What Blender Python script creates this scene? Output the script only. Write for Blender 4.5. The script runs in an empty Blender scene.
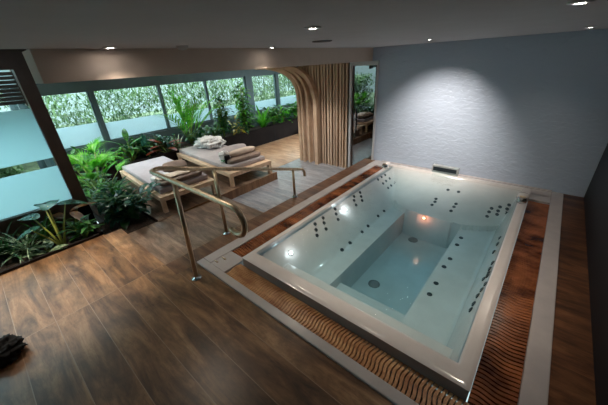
import bpy, bmesh, math, random
from mathutils import Vector, Matrix, noise
random.seed(7)
PI = math.pi
D = bpy.data
C = bpy.context.scene
col = C.collection

# ------------------------------------------------------------------ materials
def nodes(name):
    m = D.materials.new(name); m.use_nodes = True
    nt = m.node_tree; nt.nodes.clear()
    out = nt.nodes.new('ShaderNodeOutputMaterial')
    return m, nt, out
def N(nt, t, **kw):
    n = nt.nodes.new(t)
    for k, v in kw.items():
        if k in n.inputs: n.inputs[k].default_value = v
        else: setattr(n, k, v)
    return n
def L(nt, a, b): nt.links.new(a, b)
def rgb(r, g, b):
    f = lambda c: (c/255/12.92) if c/255 <= .04045 else ((c/255+.055)/1.055)**2.4
    return (f(r), f(g), f(b), 1)
def ramp(nt, stops):
    r = N(nt, 'ShaderNodeValToRGB'); e = r.color_ramp.elements
    while len(e) < len(stops): e.new(.5)
    for i, (p, c) in enumerate(stops): e[i].position = p; e[i].color = c
    return r
def coords(nt, scale=(1, 1, 1), rot=(0, 0, 0), kind='Object'):
    tc = N(nt, 'ShaderNodeTexCoord'); mp = N(nt, 'ShaderNodeMapping')
    mp.inputs['Scale'].default_value = scale; mp.inputs['Rotation'].default_value = rot
    L(nt, tc.outputs[kind], mp.inputs['Vector']); return mp.outputs['Vector']

def mat(name, c1, c2=None, scale=(4, 4, 4), rough=.5, metal=0, bump=0, bscale=30, spec=.5, coat=0, detail=4, lo=.35, hi=.65):
    m, nt, out = nodes(name)
    p = N(nt, 'ShaderNodeBsdfPrincipled', Roughness=rough, Metallic=metal)
    p.inputs['Specular IOR Level'].default_value = spec
    p.inputs['Coat Weight'].default_value = coat
    v = coords(nt, scale)
    nz = N(nt, 'ShaderNodeTexNoise', Scale=1.0, Detail=detail, Roughness=.6); L(nt, v, nz.inputs['Vector'])
    r = ramp(nt, [(lo, c1), (hi, c2 or c1)]); L(nt, nz.outputs['Fac'], r.inputs['Fac'])
    L(nt, r.outputs['Color'], p.inputs['Base Color'])
    if bump:
        v2 = coords(nt, (bscale,)*3)
        nb = N(nt, 'ShaderNodeTexNoise', Scale=1.0, Detail=3); L(nt, v2, nb.inputs['Vector'])
        b = N(nt, 'ShaderNodeBump', Strength=bump, Distance=.01); L(nt, nb.outputs['Fac'], b.inputs['Height'])
        L(nt, b.outputs['Normal'], p.inputs['Normal'])
    L(nt, p.outputs[0], out.inputs[0]); return m

def plank_mat(name, cols, width=.26, length=1.2, off=(0, 0), dark=.5, rough=.36, mortar=rgb(150, 122, 98), alongx=True, msize=.003):
    """large wood look tiles with worn blotches"""
    m, nt, out = nodes(name)
    p = N(nt, 'ShaderNodeBsdfPrincipled', Roughness=rough)
    tc = N(nt, 'ShaderNodeTexCoord'); mp = N(nt, 'ShaderNodeMapping')
    mp.inputs['Location'].default_value = (off[0], off[1], 0)
    if not alongx: mp.inputs['Rotation'].default_value = (0, 0, PI/2)
    L(nt, tc.outputs['Object'], mp.inputs['Vector'])
    br = N(nt, 'ShaderNodeTexBrick', offset=.0, squash=1.0)
    br.inputs['Scale'].default_value = 1; br.inputs['Mortar Size'].default_value = msize
    br.inputs['Mortar Smooth'].default_value = .2
    br.inputs['Brick Width'].default_value = length; br.inputs['Row Height'].default_value = width
    br.inputs['Color1'].default_value = (0, 0, 0, 1); br.inputs['Color2'].default_value = (1, 1, 1, 1)
    br.inputs['Mortar'].default_value = (.5, .5, .5, 1)
    L(nt, mp.outputs[0], br.inputs['Vector'])
    # shift grain per board
    sc = N(nt, 'ShaderNodeVectorMath', operation='MULTIPLY'); sc.inputs[1].default_value = (7, 13, 5)
    L(nt, br.outputs['Color'], sc.inputs[0])
    ad = N(nt, 'ShaderNodeVectorMath', operation='ADD'); L(nt, mp.outputs[0], ad.inputs[0]); L(nt, sc.outputs[0], ad.inputs[1])
    m1 = N(nt, 'ShaderNodeMapping'); m1.inputs['Scale'].default_value = (1.3, 7, 1); L(nt, ad.outputs[0], m1.inputs[0])
    g1 = N(nt, 'ShaderNodeTexNoise', Scale=1.0, Detail=6, Roughness=.62, Distortion=.7); L(nt, m1.outputs[0], g1.inputs['Vector'])
    m2 = N(nt, 'ShaderNodeMapping'); m2.inputs['Scale'].default_value = (2.2, 3.2, 1); L(nt, ad.outputs[0], m2.inputs[0])
    g2 = N(nt, 'ShaderNodeTexNoise', Scale=1.0, Detail=7, Roughness=.7, Distortion=.3); L(nt, m2.outputs[0], g2.inputs['Vector'])
    r1 = ramp(nt, [(.25, cols[0]), (.42, cols[1]), (.55, cols[2]), (.72, cols[3])]); L(nt, g1.outputs['Fac'], r1.inputs['Fac'])
    r2 = ramp(nt, [(.36, (dark, dark, dark, 1)), (.56, (1, 1, 1, 1))]); L(nt, g2.outputs['Fac'], r2.inputs['Fac'])
    mx = N(nt, 'ShaderNodeMixRGB', blend_type='MULTIPLY'); mx.inputs[0].default_value = .85
    L(nt, r1.outputs[0], mx.inputs[1]); L(nt, r2.outputs[0], mx.inputs[2])
    mx2 = N(nt, 'ShaderNodeMixRGB'); L(nt, br.outputs['Fac'], mx2.inputs[0]); L(nt, mx.outputs[0], mx2.inputs[1])
    mx2.inputs[2].default_value = mortar
    m3 = N(nt, 'ShaderNodeMapping'); m3.inputs['Scale'].default_value = (6, 34, 1); L(nt, ad.outputs[0], m3.inputs[0])
    g3 = N(nt, 'ShaderNodeTexNoise', Scale=1.0, Detail=5, Roughness=.75, Distortion=1.2); L(nt, m3.outputs[0], g3.inputs['Vector'])
    r3 = ramp(nt, [(.36, (.55, .52, .5, 1)), (.5, (1, 1, 1, 1)), (.66, (1.0, 1, 1, 1)), (.74, (1.5, 1.45, 1.4, 1))]); L(nt, g3.outputs['Fac'], r3.inputs['Fac'])
    mx3 = N(nt, 'ShaderNodeMixRGB', blend_type='MULTIPLY'); mx3.inputs[0].default_value = .6
    L(nt, mx2.outputs[0], mx3.inputs[1]); L(nt, r3.outputs[0], mx3.inputs[2])
    L(nt, mx3.outputs[0], p.inputs['Base Color'])
    bp = N(nt, 'ShaderNodeBump', Strength=.25, Distance=.004); L(nt, g1.outputs['Fac'], bp.inputs['Height']); L(nt, bp.outputs[0], p.inputs['Normal'])
    L(nt, p.outputs[0], out.inputs[0]); return m

def glass_mat(name, tint=(.85, .95, .93, 1), ior=1.45, bump=None, rough=0.0, extra=0.0):
    m, nt, out = nodes(name)
    t = N(nt, 'ShaderNodeBsdfTransparent'); t.inputs[0].default_value = tint
    g = N(nt, 'ShaderNodeBsdfGlossy'); g.inputs['Roughness'].default_value = rough
    f = N(nt, 'ShaderNodeFresnel', IOR=ior)
    mx = N(nt, 'ShaderNodeMixShader')
    if extra:
        a = N(nt, 'ShaderNodeMath', operation='ADD', use_clamp=True); a.inputs[1].default_value = extra
        L(nt, f.outputs[0], a.inputs[0]); src = a.outputs[0]
    else: src = f.outputs[0]
    ge = N(nt, 'ShaderNodeNewGeometry'); iv = N(nt, 'ShaderNodeMath', operation='SUBTRACT'); iv.inputs[0].default_value = 1
    L(nt, ge.outputs['Backfacing'], iv.inputs[1]); ml = N(nt, 'ShaderNodeMath', operation='MULTIPLY')   # the inner face of a thin pane must not reflect totally
    L(nt, src, ml.inputs[0]); L(nt, iv.outputs[0], ml.inputs[1]); L(nt, ml.outputs[0], mx.inputs[0])
    if bump:
        v = coords(nt, bump[0]); nz = N(nt, 'ShaderNodeTexNoise', Scale=1.0, Detail=3); L(nt, v, nz.inputs['Vector'])
        b = N(nt, 'ShaderNodeBump', Strength=bump[1], Distance=bump[2]); L(nt, nz.outputs['Fac'], b.inputs['Height'])
        L(nt, b.outputs[0], g.inputs['Normal']); L(nt, b.outputs[0], f.inputs['Normal'])
    L(nt, t.outputs[0], mx.inputs[1]); L(nt, g.outputs[0], mx.inputs[2]); L(nt, mx.outputs[0], out.inputs[0])
    return m, nt, out

def leaf_mat(name, c1, c2, scale=9, rough=.38, trans=.35):
    m, nt, out = nodes(name)
    p = N(nt, 'ShaderNodeBsdfPrincipled', Roughness=rough)
    v = coords(nt, (scale, scale, scale)); nz = N(nt, 'ShaderNodeTexNoise', Scale=1.0, Detail=3, Roughness=.7); L(nt, v, nz.inputs['Vector'])
    r = ramp(nt, [(.38, c1), (.62, c2)]); L(nt, nz.outputs['Fac'], r.inputs['Fac'])
    L(nt, r.outputs[0], p.inputs['Base Color'])
    t = N(nt, 'ShaderNodeBsdfTranslucent'); L(nt, r.outputs[0], t.inputs[0])
    mx = N(nt, 'ShaderNodeMixShader'); mx.inputs[0].default_value = trans
    L(nt, p.outputs[0], mx.inputs[1]); L(nt, t.outputs[0], mx.inputs[2]); L(nt, mx.outputs[0], out.inputs[0])
    return m

def emit_mat(name, c, s):
    m, nt, out = nodes(name); e = N(nt, 'ShaderNodeEmission', Strength=s); e.inputs[0].default_value = c
    L(nt, e.outputs[0], out.inputs[0]); return m

M = {}
M['tile'] = plank_mat('worn wood look tile', [rgb(50, 34, 24), rgb(104, 73, 49), rgb(144, 106, 73), rgb(182, 142, 104)], off=(2.97, .15), length=2.9, dark=.42)
M['tile_mid'] = plank_mat('greyed wood look tile', [rgb(58, 46, 40), rgb(108, 88, 74), rgb(140, 116, 98), rgb(172, 150, 130)], width=.3, off=(4.4, .0), length=1.45, dark=.5)
M['tile_low'] = plank_mat('pale grey wood tile', [rgb(104, 110, 118), rgb(142, 148, 156), rgb(162, 166, 174), rgb(186, 188, 192)], width=.6, off=(4.4, .1), length=1.2, dark=.72, rough=.3)  # bluish grey: cool sky reflection put into the tile colour
M['tile_far'] = plank_mat('tan wood tile', [rgb(104, 74, 54), rgb(158, 120, 90), rgb(182, 146, 114), rgb(200, 168, 138)], width=.3, off=(4.4, 0), length=1.2, dark=.7, rough=.3)
M['tile_strip'] = plank_mat('brown wood tile', [rgb(54, 34, 24), rgb(96, 64, 46), rgb(122, 86, 62), rgb(142, 106, 80)], width=.27, off=(2.95, 0), length=1.2, dark=.55, msize=.002)
M['riser'] = plank_mat('riser wood tile', [rgb(80, 56, 40), rgb(130, 94, 66), rgb(150, 112, 80), rgb(170, 132, 98)], width=3, length=5, dark=.6)
M['right_wood'] = plank_mat('dark streaked wood tile', [rgb(34, 20, 14), rgb(84, 52, 34), rgb(118, 78, 50), rgb(140, 100, 68)], width=.24, off=(0, .1), length=1.0, dark=.5, msize=.001, mortar=rgb(60, 40, 30))
M['grate'] = mat('oiled slat wood', rgb(150, 96, 58), rgb(204, 156, 110), scale=(3, 9, 3), rough=.4)
M['grate_red'] = mat('wet red brown slat wood', rgb(66, 30, 18), rgb(164, 98, 58), scale=(2, 3.2, 3), rough=.25, lo=.38, hi=.62)
M['gutter'] = mat('dark gutter', rgb(30, 18, 13), rgb(48, 30, 22), rough=.35)
M['frame_white'] = mat('white gelcoat surround', rgb(180, 174, 174), rgb(190, 184, 182), rough=.25)
M['acrylic'] = mat('white acrylic shell', rgb(206, 200, 198), rgb(214, 208, 206), rough=.18, coat=.3)
M['skirt'] = mat('tub skirt', rgb(128, 122, 122), rgb(140, 132, 130), rough=.3)
M['jet'] = mat('grey jet nozzle', rgb(44, 52, 58), rgb(70, 78, 84), rough=.3, metal=.6)
M['chrome'] = mat('chrome', rgb(200, 205, 205), rgb(225, 225, 225), rough=.12, metal=1)
M['spout'] = mat('satin steel', rgb(170, 176, 176), rgb(190, 194, 194), rough=.4, metal=.5)
M['brushed'] = mat('bronze brushed steel', rgb(196, 174, 146), rgb(222, 200, 172), scale=(40, 40, 2), rough=.36, metal=1)
M['ceiling'] = mat('matt grey ceiling', rgb(180, 179, 184), rgb(184, 183, 188), rough=.85, spec=.2)
M['fascia'] = mat('beige plaster', rgb(206, 188, 174), rgb(212, 194, 180), rough=.8, spec=.2)
M['dark_wall'] = mat('dark slate tile', rgb(18, 20, 25), rgb(28, 30, 36), scale=(2, 2, 2), rough=.5, spec=.25)
M['wall_grey'] = mat('grey plaster', rgb(90, 88, 90), rgb(96, 94, 94), rough=.8)
M['planter'] = mat('dark bronze planter', rgb(26, 21, 20), rgb(34, 28, 26), scale=(2, 2, 2), rough=.85, spec=.1)
M['soil'] = mat('soil', rgb(24, 17, 13), rgb(62, 44, 32), scale=(30, 30, 30), rough=.9, bump=1, bscale=40)
M['winframe'] = mat('teal grey aluminium', rgb(92, 108, 114), rgb(100, 116, 122), rough=.4, metal=.3)
M['darkframe'] = mat('dark brown aluminium', rgb(74, 60, 55), rgb(88, 72, 66), rough=.45)
M['slat'] = mat('oak slat', rgb(186, 158, 136), rgb(216, 190, 166), scale=(9, 3, 1.2), rough=.7, spec=.2)
M['slat_back'] = mat('dark slat backing', rgb(30, 24, 24), rgb(40, 32, 30), rough=.7)
M['rib'] = mat('pale ash plywood', rgb(196, 166, 140), rgb(220, 192, 166), scale=(4, 4, 4), rough=.75, spec=.2)
M['bench'] = mat('pale pine', rgb(204, 172, 142), rgb(230, 202, 174), scale=(2, 14, 14), rough=.5)
M['mattress'] = mat('pale grey canvas', rgb(164, 158, 166), rgb(178, 172, 180), rough=.85, bump=.2, bscale=90)
M['mattress2'] = mat('grey taupe canvas', rgb(160, 152, 154), rgb(176, 168, 168), rough=.85, bump=.2, bscale=90)
M['taupe'] = mat('taupe fabric', rgb(122, 106, 97), rgb(146, 128, 116), rough=.9, bump=.2, bscale=90)
M['beige'] = mat('beige fabric', rgb(200, 182, 166), rgb(218, 200, 184), rough=.9, bump=.2, bscale=90)
M['towel'] = mat('white towelling', rgb(206, 204, 202), rgb(226, 224, 222), rough=.95, bump=.5, bscale=120)
M['black'] = mat('black fabric', rgb(5, 5, 7), rgb(16, 14, 16), rough=.9)
M['greenplastic'] = mat('green', rgb(30, 130, 60), rough=.5)
M['white_paint'] = mat('white paint', rgb(196, 196, 200), rough=.5)
M['darkroom'] = mat('dark tiled room', rgb(30, 36, 44), rgb(48, 56, 66), rough=.5)
M['pebble'] = mat('pale gravel', rgb(150, 148, 140), rgb(196, 192, 184), scale=(8, 8, 8), rough=.9)
M['mulch'] = mat('damp grass and soil', rgb(46, 58, 40), rgb(84, 100, 66), scale=(14, 14, 14), rough=.95)
# white relief wall
def relief():
    m, nt, out = nodes('white wavy relief tile')
    p = N(nt, 'ShaderNodeBsdfPrincipled', Roughness=.2); p.inputs['Base Color'].default_value = rgb(188, 200, 218)
    v = coords(nt, (10, 1, 21))
    a = N(nt, 'ShaderNodeTexNoise', Scale=1.0, Detail=1.5, Roughness=.4, Distortion=.9); L(nt, v, a.inputs['Vector'])
    b = N(nt, 'ShaderNodeBump', Strength=.65, Distance=.02); L(nt, a.outputs['Fac'], b.inputs['Height']); L(nt, b.outputs[0], p.inputs['Normal'])
    L(nt, p.outputs[0], out.inputs[0]); return m
M['relief'] = relief()
M['glass'] = glass_mat('window glass', (.86, .95, .94, 1))[0]
M['doorglass'] = glass_mat('smoked door glass', (.35, .42, .48, 1), ior=1.7, extra=.25)[0]
def frost(name, c, tr=.75):
    m, nt, out = nodes(name)
    d = N(nt, 'ShaderNodeBsdfPrincipled', Roughness=.4); d.inputs['Base Color'].default_value = c
    t = N(nt, 'ShaderNodeBsdfTranslucent'); t.inputs[0].default_value = c
    mx = N(nt, 'ShaderNodeMixShader'); mx.inputs[0].default_value = tr
    L(nt, d.outputs[0], mx.inputs[1]); L(nt, t.outputs[0], mx.inputs[2]); L(nt, mx.outputs[0], out.inputs[0]); return m
M['frost'] = frost('frosted film', (.66, .74, .79, 1))
M['frost_teal'] = frost('frosted teal film', (.62, .78, .82, 1))
wm, wnt, wout = glass_mat('pool water', (.97, 1, 1, 1), ior=1.33, bump=((9, 9, 9), .35, .03), rough=.01)
va = N(wnt, 'ShaderNodeVolumeAbsorption', Density=1.1); va.inputs['Color'].default_value = (.42, .76, .86, 1)
L(wnt, va.outputs[0], wout.inputs['Volume'])
M['water'] = wm
M['lamp'] = emit_mat('lit lamp', (1, .93, .84, 1), 30)
M['lamp_soft'] = emit_mat('dim lamp', (1, .93, .84, 1), 5)
M['red_light'] = emit_mat('red underwater lamp', (1, .2, .08, 1), 9)
M['white_light'] = emit_mat('white underwater lamp', (1, .98, .95, 1), 12)  # glow that stands in for glints in the tub
M['leaf_mid'] = leaf_mat('mid green leaf', rgb(38, 92, 36), rgb(78, 142, 52))
M['leaf_dark'] = leaf_mat('dark green leaf', rgb(20, 60, 32), rgb(46, 100, 52))
M['leaf_blue'] = leaf_mat('blue green leaf', rgb(22, 62, 52), rgb(62, 110, 92), rough=.25)
M['leaf_bright'] = leaf_mat('bright green leaf', rgb(44, 134, 30), rgb(110, 190, 52))
M['leaf_lime'] = leaf_mat('yellow green leaf', rgb(120, 150, 40), rgb(176, 186, 70))
M['leaf_yellow'] = leaf_mat('yellow leaf', rgb(160, 140, 30), rgb(200, 176, 50))
M['leaf_red'] = leaf_mat('bronze red leaf', rgb(96, 36, 24), rgb(160, 74, 46))
M['leaf_var'] = leaf_mat('white variegated leaf', rgb(40, 90, 46), rgb(190, 206, 170), scale=22)
M['leaf_out'] = leaf_mat('hedge leaf', rgb(36, 74, 42), rgb(112, 144, 92), scale=1.6, trans=.4)
M['leaf_brown'] = leaf_mat('brown leaf', rgb(120, 70, 30), rgb(160, 100, 48))
M['stem'] = mat('green stem', rgb(90, 120, 50), rgb(130, 150, 70), rough=.5)
M['stem_y'] = mat('yellow green stalk', rgb(150, 160, 70), rgb(180, 186, 96), rough=.4)
M['bark'] = mat('bark', rgb(60, 42, 30), rgb(90, 66, 48), rough=.9)

# ------------------------------------------------------------------ mesh helpers
class MB:
    def __init__(s): s.v = []; s.f = []; s.sm = []
    def box(s, x0, x1, y0, y1, z0, z1, mtx=None):
        k = len(s.v)
        for x in (x0, x1):
            for y in (y0, y1):
                for z in (z0, z1):
                    p = Vector((x, y, z)); s.v.append(mtx @ p if mtx else p)
        for q in ((0, 1, 3, 2), (4, 6, 7, 5), (0, 4, 5, 1), (2, 3, 7, 6), (0, 2, 6, 4), (1, 5, 7, 3)):
            s.f.append([k+i for i in q]); s.sm.append(False)
        return s
    def tube(s, pts, r, n=10, cap=True, smooth=True):
        pts = [Vector(p) for p in pts]; rs = r if isinstance(r, (list, tuple)) else [r]*len(pts)
        k = len(s.v); prev = None
        for i, p in enumerate(pts):
            t = (pts[min(i+1, len(pts)-1)]-pts[max(i-1, 0)]).normalized()
            if prev is None:
                a = Vector((0, 0, 1)) if abs(t.z) < .9 else Vector((1, 0, 0)); u = t.cross(a).normalized()
            else: u = (prev - t*prev.dot(t)).normalized()
            prev = u; w = t.cross(u)
            for j in range(n):
                an = 2*PI*j/n; s.v.append(p+(u*math.cos(an)+w*math.sin(an))*rs[i])
        for i in range(len(pts)-1):
            for j in range(n):
                a = k+i*n+j; b = k+i*n+(j+1) % n
                s.f.append([a, b, b+n, a+n]); s.sm.append(smooth)
        if cap:
            s.f.append([k+j for j in range(n)][::-1]); s.sm.append(False)
            s.f.append([k+(len(pts)-1)*n+j for j in range(n)]); s.sm.append(False)
        return s
    def lathe(s, prof, mtx=None, n=20, smooth=True):
        """prof: (radius, z) list round z"""
        k = len(s.v)
        for r, z in prof:
            for j in range(n):
                p = Vector((r*math.cos(2*PI*j/n), r*math.sin(2*PI*j/n), z)); s.v.append(mtx @ p if mtx else p)
        for i in range(len(prof)-1):
            for j in range(n):
                a = k+i*n+j; b = k+i*n+(j+1) % n; s.f.append([a, b, b+n, a+n]); s.sm.append(smooth)
        s.f.append([k+j for j in range(n)][::-1]); s.sm.append(False)
        s.f.append([k+(len(prof)-1)*n+j for j in range(n)]); s.sm.append(False)
        return s
    def grid(s, fn, nu, nv, smooth=True):
        k = len(s.v)
        for i in range(nu+1):
            for j in range(nv+1): s.v.append(Vector(fn(i/nu, j/nv)))
        for i in range(nu):
            for j in range(nv):
                a = k+i*(nv+1)+j; s.f.append([a, a+nv+1, a+nv+2, a+1]); s.sm.append(smooth)
        return s
    def prism(s, poly, z0, z1, mtx=None):
        k = len(s.v); n = len(poly)
        for z in (z0, z1):
            for x, y in poly:
                p = Vector((x, y, z)); s.v.append(mtx @ p if mtx else p)
        s.f.append([k+i for i in range(n)][::-1]); s.sm.append(False)
        s.f.append([k+n+i for i in range(n)]); s.sm.append(False)
        for i in range(n):
            j = (i+1) % n; s.f.append([k+i, k+j, k+n+j, k+n+i]); s.sm.append(False)
        return s
    def leaf(s, base, yaw, pitch, length, width, droop=.8, segs=6, prof=None, fold=.25, roll=0.0):
        prof = prof or (lambda t: math.sin(PI*min(1, t*.93+.05))**.8)
        k = len(s.v); p = Vector(base); ds = length/segs
        side0 = Vector((-math.sin(yaw), math.cos(yaw), 0))
        for i in range(segs+1):
            t = i/segs; a = pitch - droop*t
            d = Vector((math.cos(yaw)*math.cos(a), math.sin(yaw)*math.cos(a), math.sin(a)))
            up = side0.cross(d)*-1
            sd = side0*math.cos(roll)+up*math.sin(roll)
            w = width*.5*prof(t)
            s.v += [p+sd*w+up*w*fold, p.copy(), p-sd*w+up*w*fold]
            p = p+d*ds
        for i in range(segs):
            a = k+3*i
            s.f += [[a, a+1, a+4, a+3], [a+1, a+2, a+5, a+4]]; s.sm += [True, True]
        return p
    def build(s, name, m, parent=None, bevel=0, seg=2, loc=None):
        me = D.meshes.new(name); me.from_pydata([tuple(v) for v in s.v], [], s.f)
        me.polygons.foreach_set('use_smooth', s.sm); me.materials.append(m); me.update()
        o = D.objects.new(name, me); col.objects.link(o)
        if parent: o.parent = parent
        if bevel:
            b = o.modifiers.new('b', 'BEVEL'); b.width = bevel; b.segments = seg; b.limit_method = 'ANGLE'
        return o

def tag(o, label, cat, group=None, kind=None):
    o['label'] = label; o['category'] = cat
    if group: o['group'] = group
    if kind: o['kind'] = kind
    return o
def thing(name, label, cat, loc=(0, 0, 0), rz=0, group=None):
    o = D.objects.new(name, None); col.objects.link(o); o.location = loc; o.rotation_euler = (0, 0, rz)
    o.empty_display_size = .1
    return tag(o, label, cat, group)
def struct(name, mb, m, bevel=0):
    o = mb.build(name, m, bevel=bevel); o['kind'] = 'structure'; return o
def bx(*a): return MB().box(*a)
def sphere_blob(cx, cy, cz, rx, ry, rz, amp=.2, freq=6, seed=0, nu=36, nv=22, e=1.0):
    mb = MB()
    def fn(u, v):
        th = 2*PI*u; ph = PI*v
        x = math.sin(ph)*math.cos(th); y = math.sin(ph)*math.sin(th); z = math.cos(ph)
        q = Vector((x, y, z))*freq*.35+Vector((seed, seed*2, 0))
        n = 1+amp*(noise.noise(q)+.6*abs(noise.noise(q*2.3))-.1+.35*noise.noise(q*4.5))
        sg = lambda a: math.copysign(abs(a)**e, a)
        return (cx+rx*sg(x)*n, cy+ry*sg(y)*n, max(cz-rz*.92, cz+rz*sg(z)*n))
    return mb.grid(fn, nu, nv)

# ------------------------------------------------------------------ setting: floors
struct('floor', bx(-4.33, -2.68, -3, .645, -.5, 0).box(-2.68, .67, -3, 1.1, -.5, 0).box(-4.30, -2.68, .645, .86, -.5, 0), M['tile'])
struct('trim_1', bx(-2.95, -2.68, .86, 5.48, -.5, 0), M['tile_strip'])        # coping strip left of the tub
struct('trim_2', bx(.44, .67, 1.1, 5.48, -.5, 0), M['right_wood'])
struct('trim_3', bx(-4.40, -2.95, .86, 1.72, -.5, -.17), M['tile_mid'])       # first tread
struct('trim_4', bx(-4.40, -2.95, 1.72, 2.62, -.5, -.195), M['tile_mid'])     # second tread
o = struct('trim_5', bx(-6.97, -4.40, 1.40, 4.07, -.5, -.17), M['tile_mid'])  # raised platform of the loungers
struct('trim_6', bx(-4.405, -4.385, 1.40, 4.075, -.34, -.168), M['riser'])    # its riser
struct('trim_7', bx(-6.97, -2.95, 2.60, 5.62, -.5, -.34), M['tile_low'])
struct('trim_11', bx(-6.97, -4.87, 5.62, 11, -.5, -.34).box(-6.97, -4.95, 4.08, 5.62, -.34, -.337), M['tile_far'])
# walls / ceiling
struct('wall_back', bx(-2.76, .72, 5.48, 5.6, -.5, 2.2).box(-2.95, -2.76, 5.48, 5.6, 1.956, 2.2), M['relief'])
struct('wall_right', bx(.67, .8, -3, 5.48, -.5, 2.2), M['dark_wall'])
struct('wall_front', bx(-5.3, .8, -3.12, -3, -.5, 2.9), M['wall_grey'])
struct('wall_far', bx(-8.2, -4.8, 11, 11.1, -.5, 2.2), M['wall_grey'])
struct('wall_left', bx(-7.85, -5.27, .62, .74, -.5, .30).box(-7.85, -5.27, .62, .74, 1.90, 2.6).box(-7.85, -7.72, .62, .74, .3, 1.9).box(-6.55, -6.48, .62, .74, .3, 1.9), M['winframe'])
w9 = bx(-7.72, -5.27, .675, .685, .30, 1.90).build('window_9', M['glass']); w9['kind'] = 'structure'
struct('ceiling', bx(-2.92, .8, -3.1, 5.6, 2.18, 2.32), M['ceiling'])
struct('trim_8', bx(-5.35, -2.92, -3.1, .84, 2.62, 2.7).box(-5.35, -2.92, .80, .84, 2.181, 2.62).box(-2.98, -2.92, -3.1, .47, 2.3, 2.7), M['ceiling'])  # upper ceiling at the tall window
struct('trim_9', bx(-3.22, -2.90, .47, 5.62, 1.955, 2.179).box(-7.95, -3.22, .82, 5.62, 1.955, 2.179).box(-7.95, -4.86, 5.62, 11, 1.955, 2.179), M['fascia'])      # dropped soffit with beige face
struct('wall_outer', bx(-2.9, -2.5, 7.2, 7.3, -.5, 2.2).box(-3.5, -3.4, 5.6, 7.2, -.5, 2.0).box(-2.76, -2.66, 5.6, 7.2, -.5, 2.0).box(-3.5, -2.66, 7.2, 7.3, -.5, 2.0).box(-3.5, -2.7, 5.6, 7.2, 1.955, 2.0), M['darkroom'])
struct('trim_10', bx(-3.5, -2.7, 5.48, 7.2, -.5, -.34), M['darkroom'])

# ------------------------------------------------------------------ far windows
ZB, ZT = .60, 1.665
XW = -7.8
edges = [(.80, 1.90), (2.03, 3.42), (3.50, 4.76), (4.83, 6.20), (6.52, 7.55), (7.74, 9.0), (9.2, 10.9)]
frosted_top = [1.02, .98, .93, .90, .88, .88, .88]
for i, (a, b) in enumerate(edges):
    w = D.objects.new('window_%d' % (i+1), None); col.objects.link(w); w['kind'] = 'structure'
    f = MB(); t = .03
    f.box(XW-.03, XW+.03, a-t, a, ZB-t, ZT+t).box(XW-.03, XW+.03, b, b+t, ZB-t, ZT+t).box(XW-.03, XW+.03, a, b, ZT, ZT+t).box(XW-.03, XW+.03, a, b, ZB-t, ZB)
    f.build('window_frame', M['winframe'], w)
    bx(XW-.006, XW+.006, a, b, ZB, ZT).build('glass_pane', M['glass'], w)
    bx(XW-.012, XW-.008, a, b, ZB, frosted_top[i]).build('frosted_film', M['frost'], w)
# head, sill and posts of the far window band
hb = bx(-7.88, -7.72, .7, 11, 1.695, 1.955).box(-7.88, -7.72, .7, 11, -.5, .57)
for a, b in ((.70, .77), (1.93, 2.0), (6.23, 6.49), (7.58, 7.71), (9.03, 9.17)): hb.box(-7.87, -7.74, a, b, .57, 1.7)
struct('wall_window_side', hb, M['winframe'])
# ------------------------------------------------------------------ tall near window
w = D.objects.new('window_8', None); col.objects.link(w); w['kind'] = 'structure'
f = MB()
f.box(-5.27, -5.13, .60, .75, -.2, 2.62).box(-5.27, -5.13, -2.95, .60, 2.10, 2.30).box(-5.27, -5.13, -2.95, .60, .22, .34)
f.box(-5.27, -5.13, -1.35, -1.25, .34, 2.10)
f.build('window_frame', M['darkframe'], w)
bx(-5.206, -5.194, -2.95, .60, .34, 2.10).build('glass_pane', M['glass'], w)
bx(-5.212, -5.208, -2.95, .60, .34, .86).build('frosted_film', M['frost_teal'], w)
bx(-5.212, -5.208, -2.95, .60, .98, 1.64).build('frosted_film', M['frost_teal'], w)
struct('wall_under_window', bx(-5.27, -5.13, -3, .75, -.5, .22), M['darkframe'])
struct('wall_over_window', bx(-5.27, -5.13, -3, .84, 2.30, 2.7).box(-5.30, -5.13, .75, .84, 2.0, 2.7), M['darkframe'])

# ------------------------------------------------------------------ outside
def hedge():
    mb = MB(); rnd = random.Random(3)
    pr = lambda t: (.55, 1, .12)[int(round(t*2))]
    for i in range(42000):
        y = rnd.uniform(-1, 16.5); z = .1+2.2*rnd.random()**.9; x = -8.9-rnd.random()*2.4
        if i > 36000: x = rnd.uniform(-8.9, -6.4); y = .3-rnd.random()*1.8; z = rnd.uniform(.1, 1.35)
        elif noise.noise(Vector((y*1.6, z*1.9, 2))) > .30: continue
        mb.leaf((x, y, z), rnd.uniform(0, 2*PI), rnd.uniform(-.5, 1.3), rnd.uniform(.10, .24), rnd.uniform(.025, .06), 1.2, 2, pr)
    return mb
tag(hedge().build('hedge', M['leaf_out']), 'dense pale green hedge growing outside behind all the windows', 'hedge', kind='stuff')
struct('ground', bx(-16, -7.9, -6, 18, -.6, .1).box(-7.9, -5.28, -6, .6, -.6, .1), M['mulch'])
def shutter():
    t = thing('louvred_shutter', 'dark slatted shutter hanging outside the tall left window', 'shutter', (-5.55, .45, 1.66))
    mb = MB()
    for k in range(8): MB().box(-.05, .05, -1.2, .18, .03+k*.05, .072+k*.05).build('louvre', M['darkframe'], t)
    for yy in (.16, -1.22): bx(-.06, .06, yy, yy+.04, 0, .45).build('shutter_frame', M['darkframe'], t)
shutter()

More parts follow.
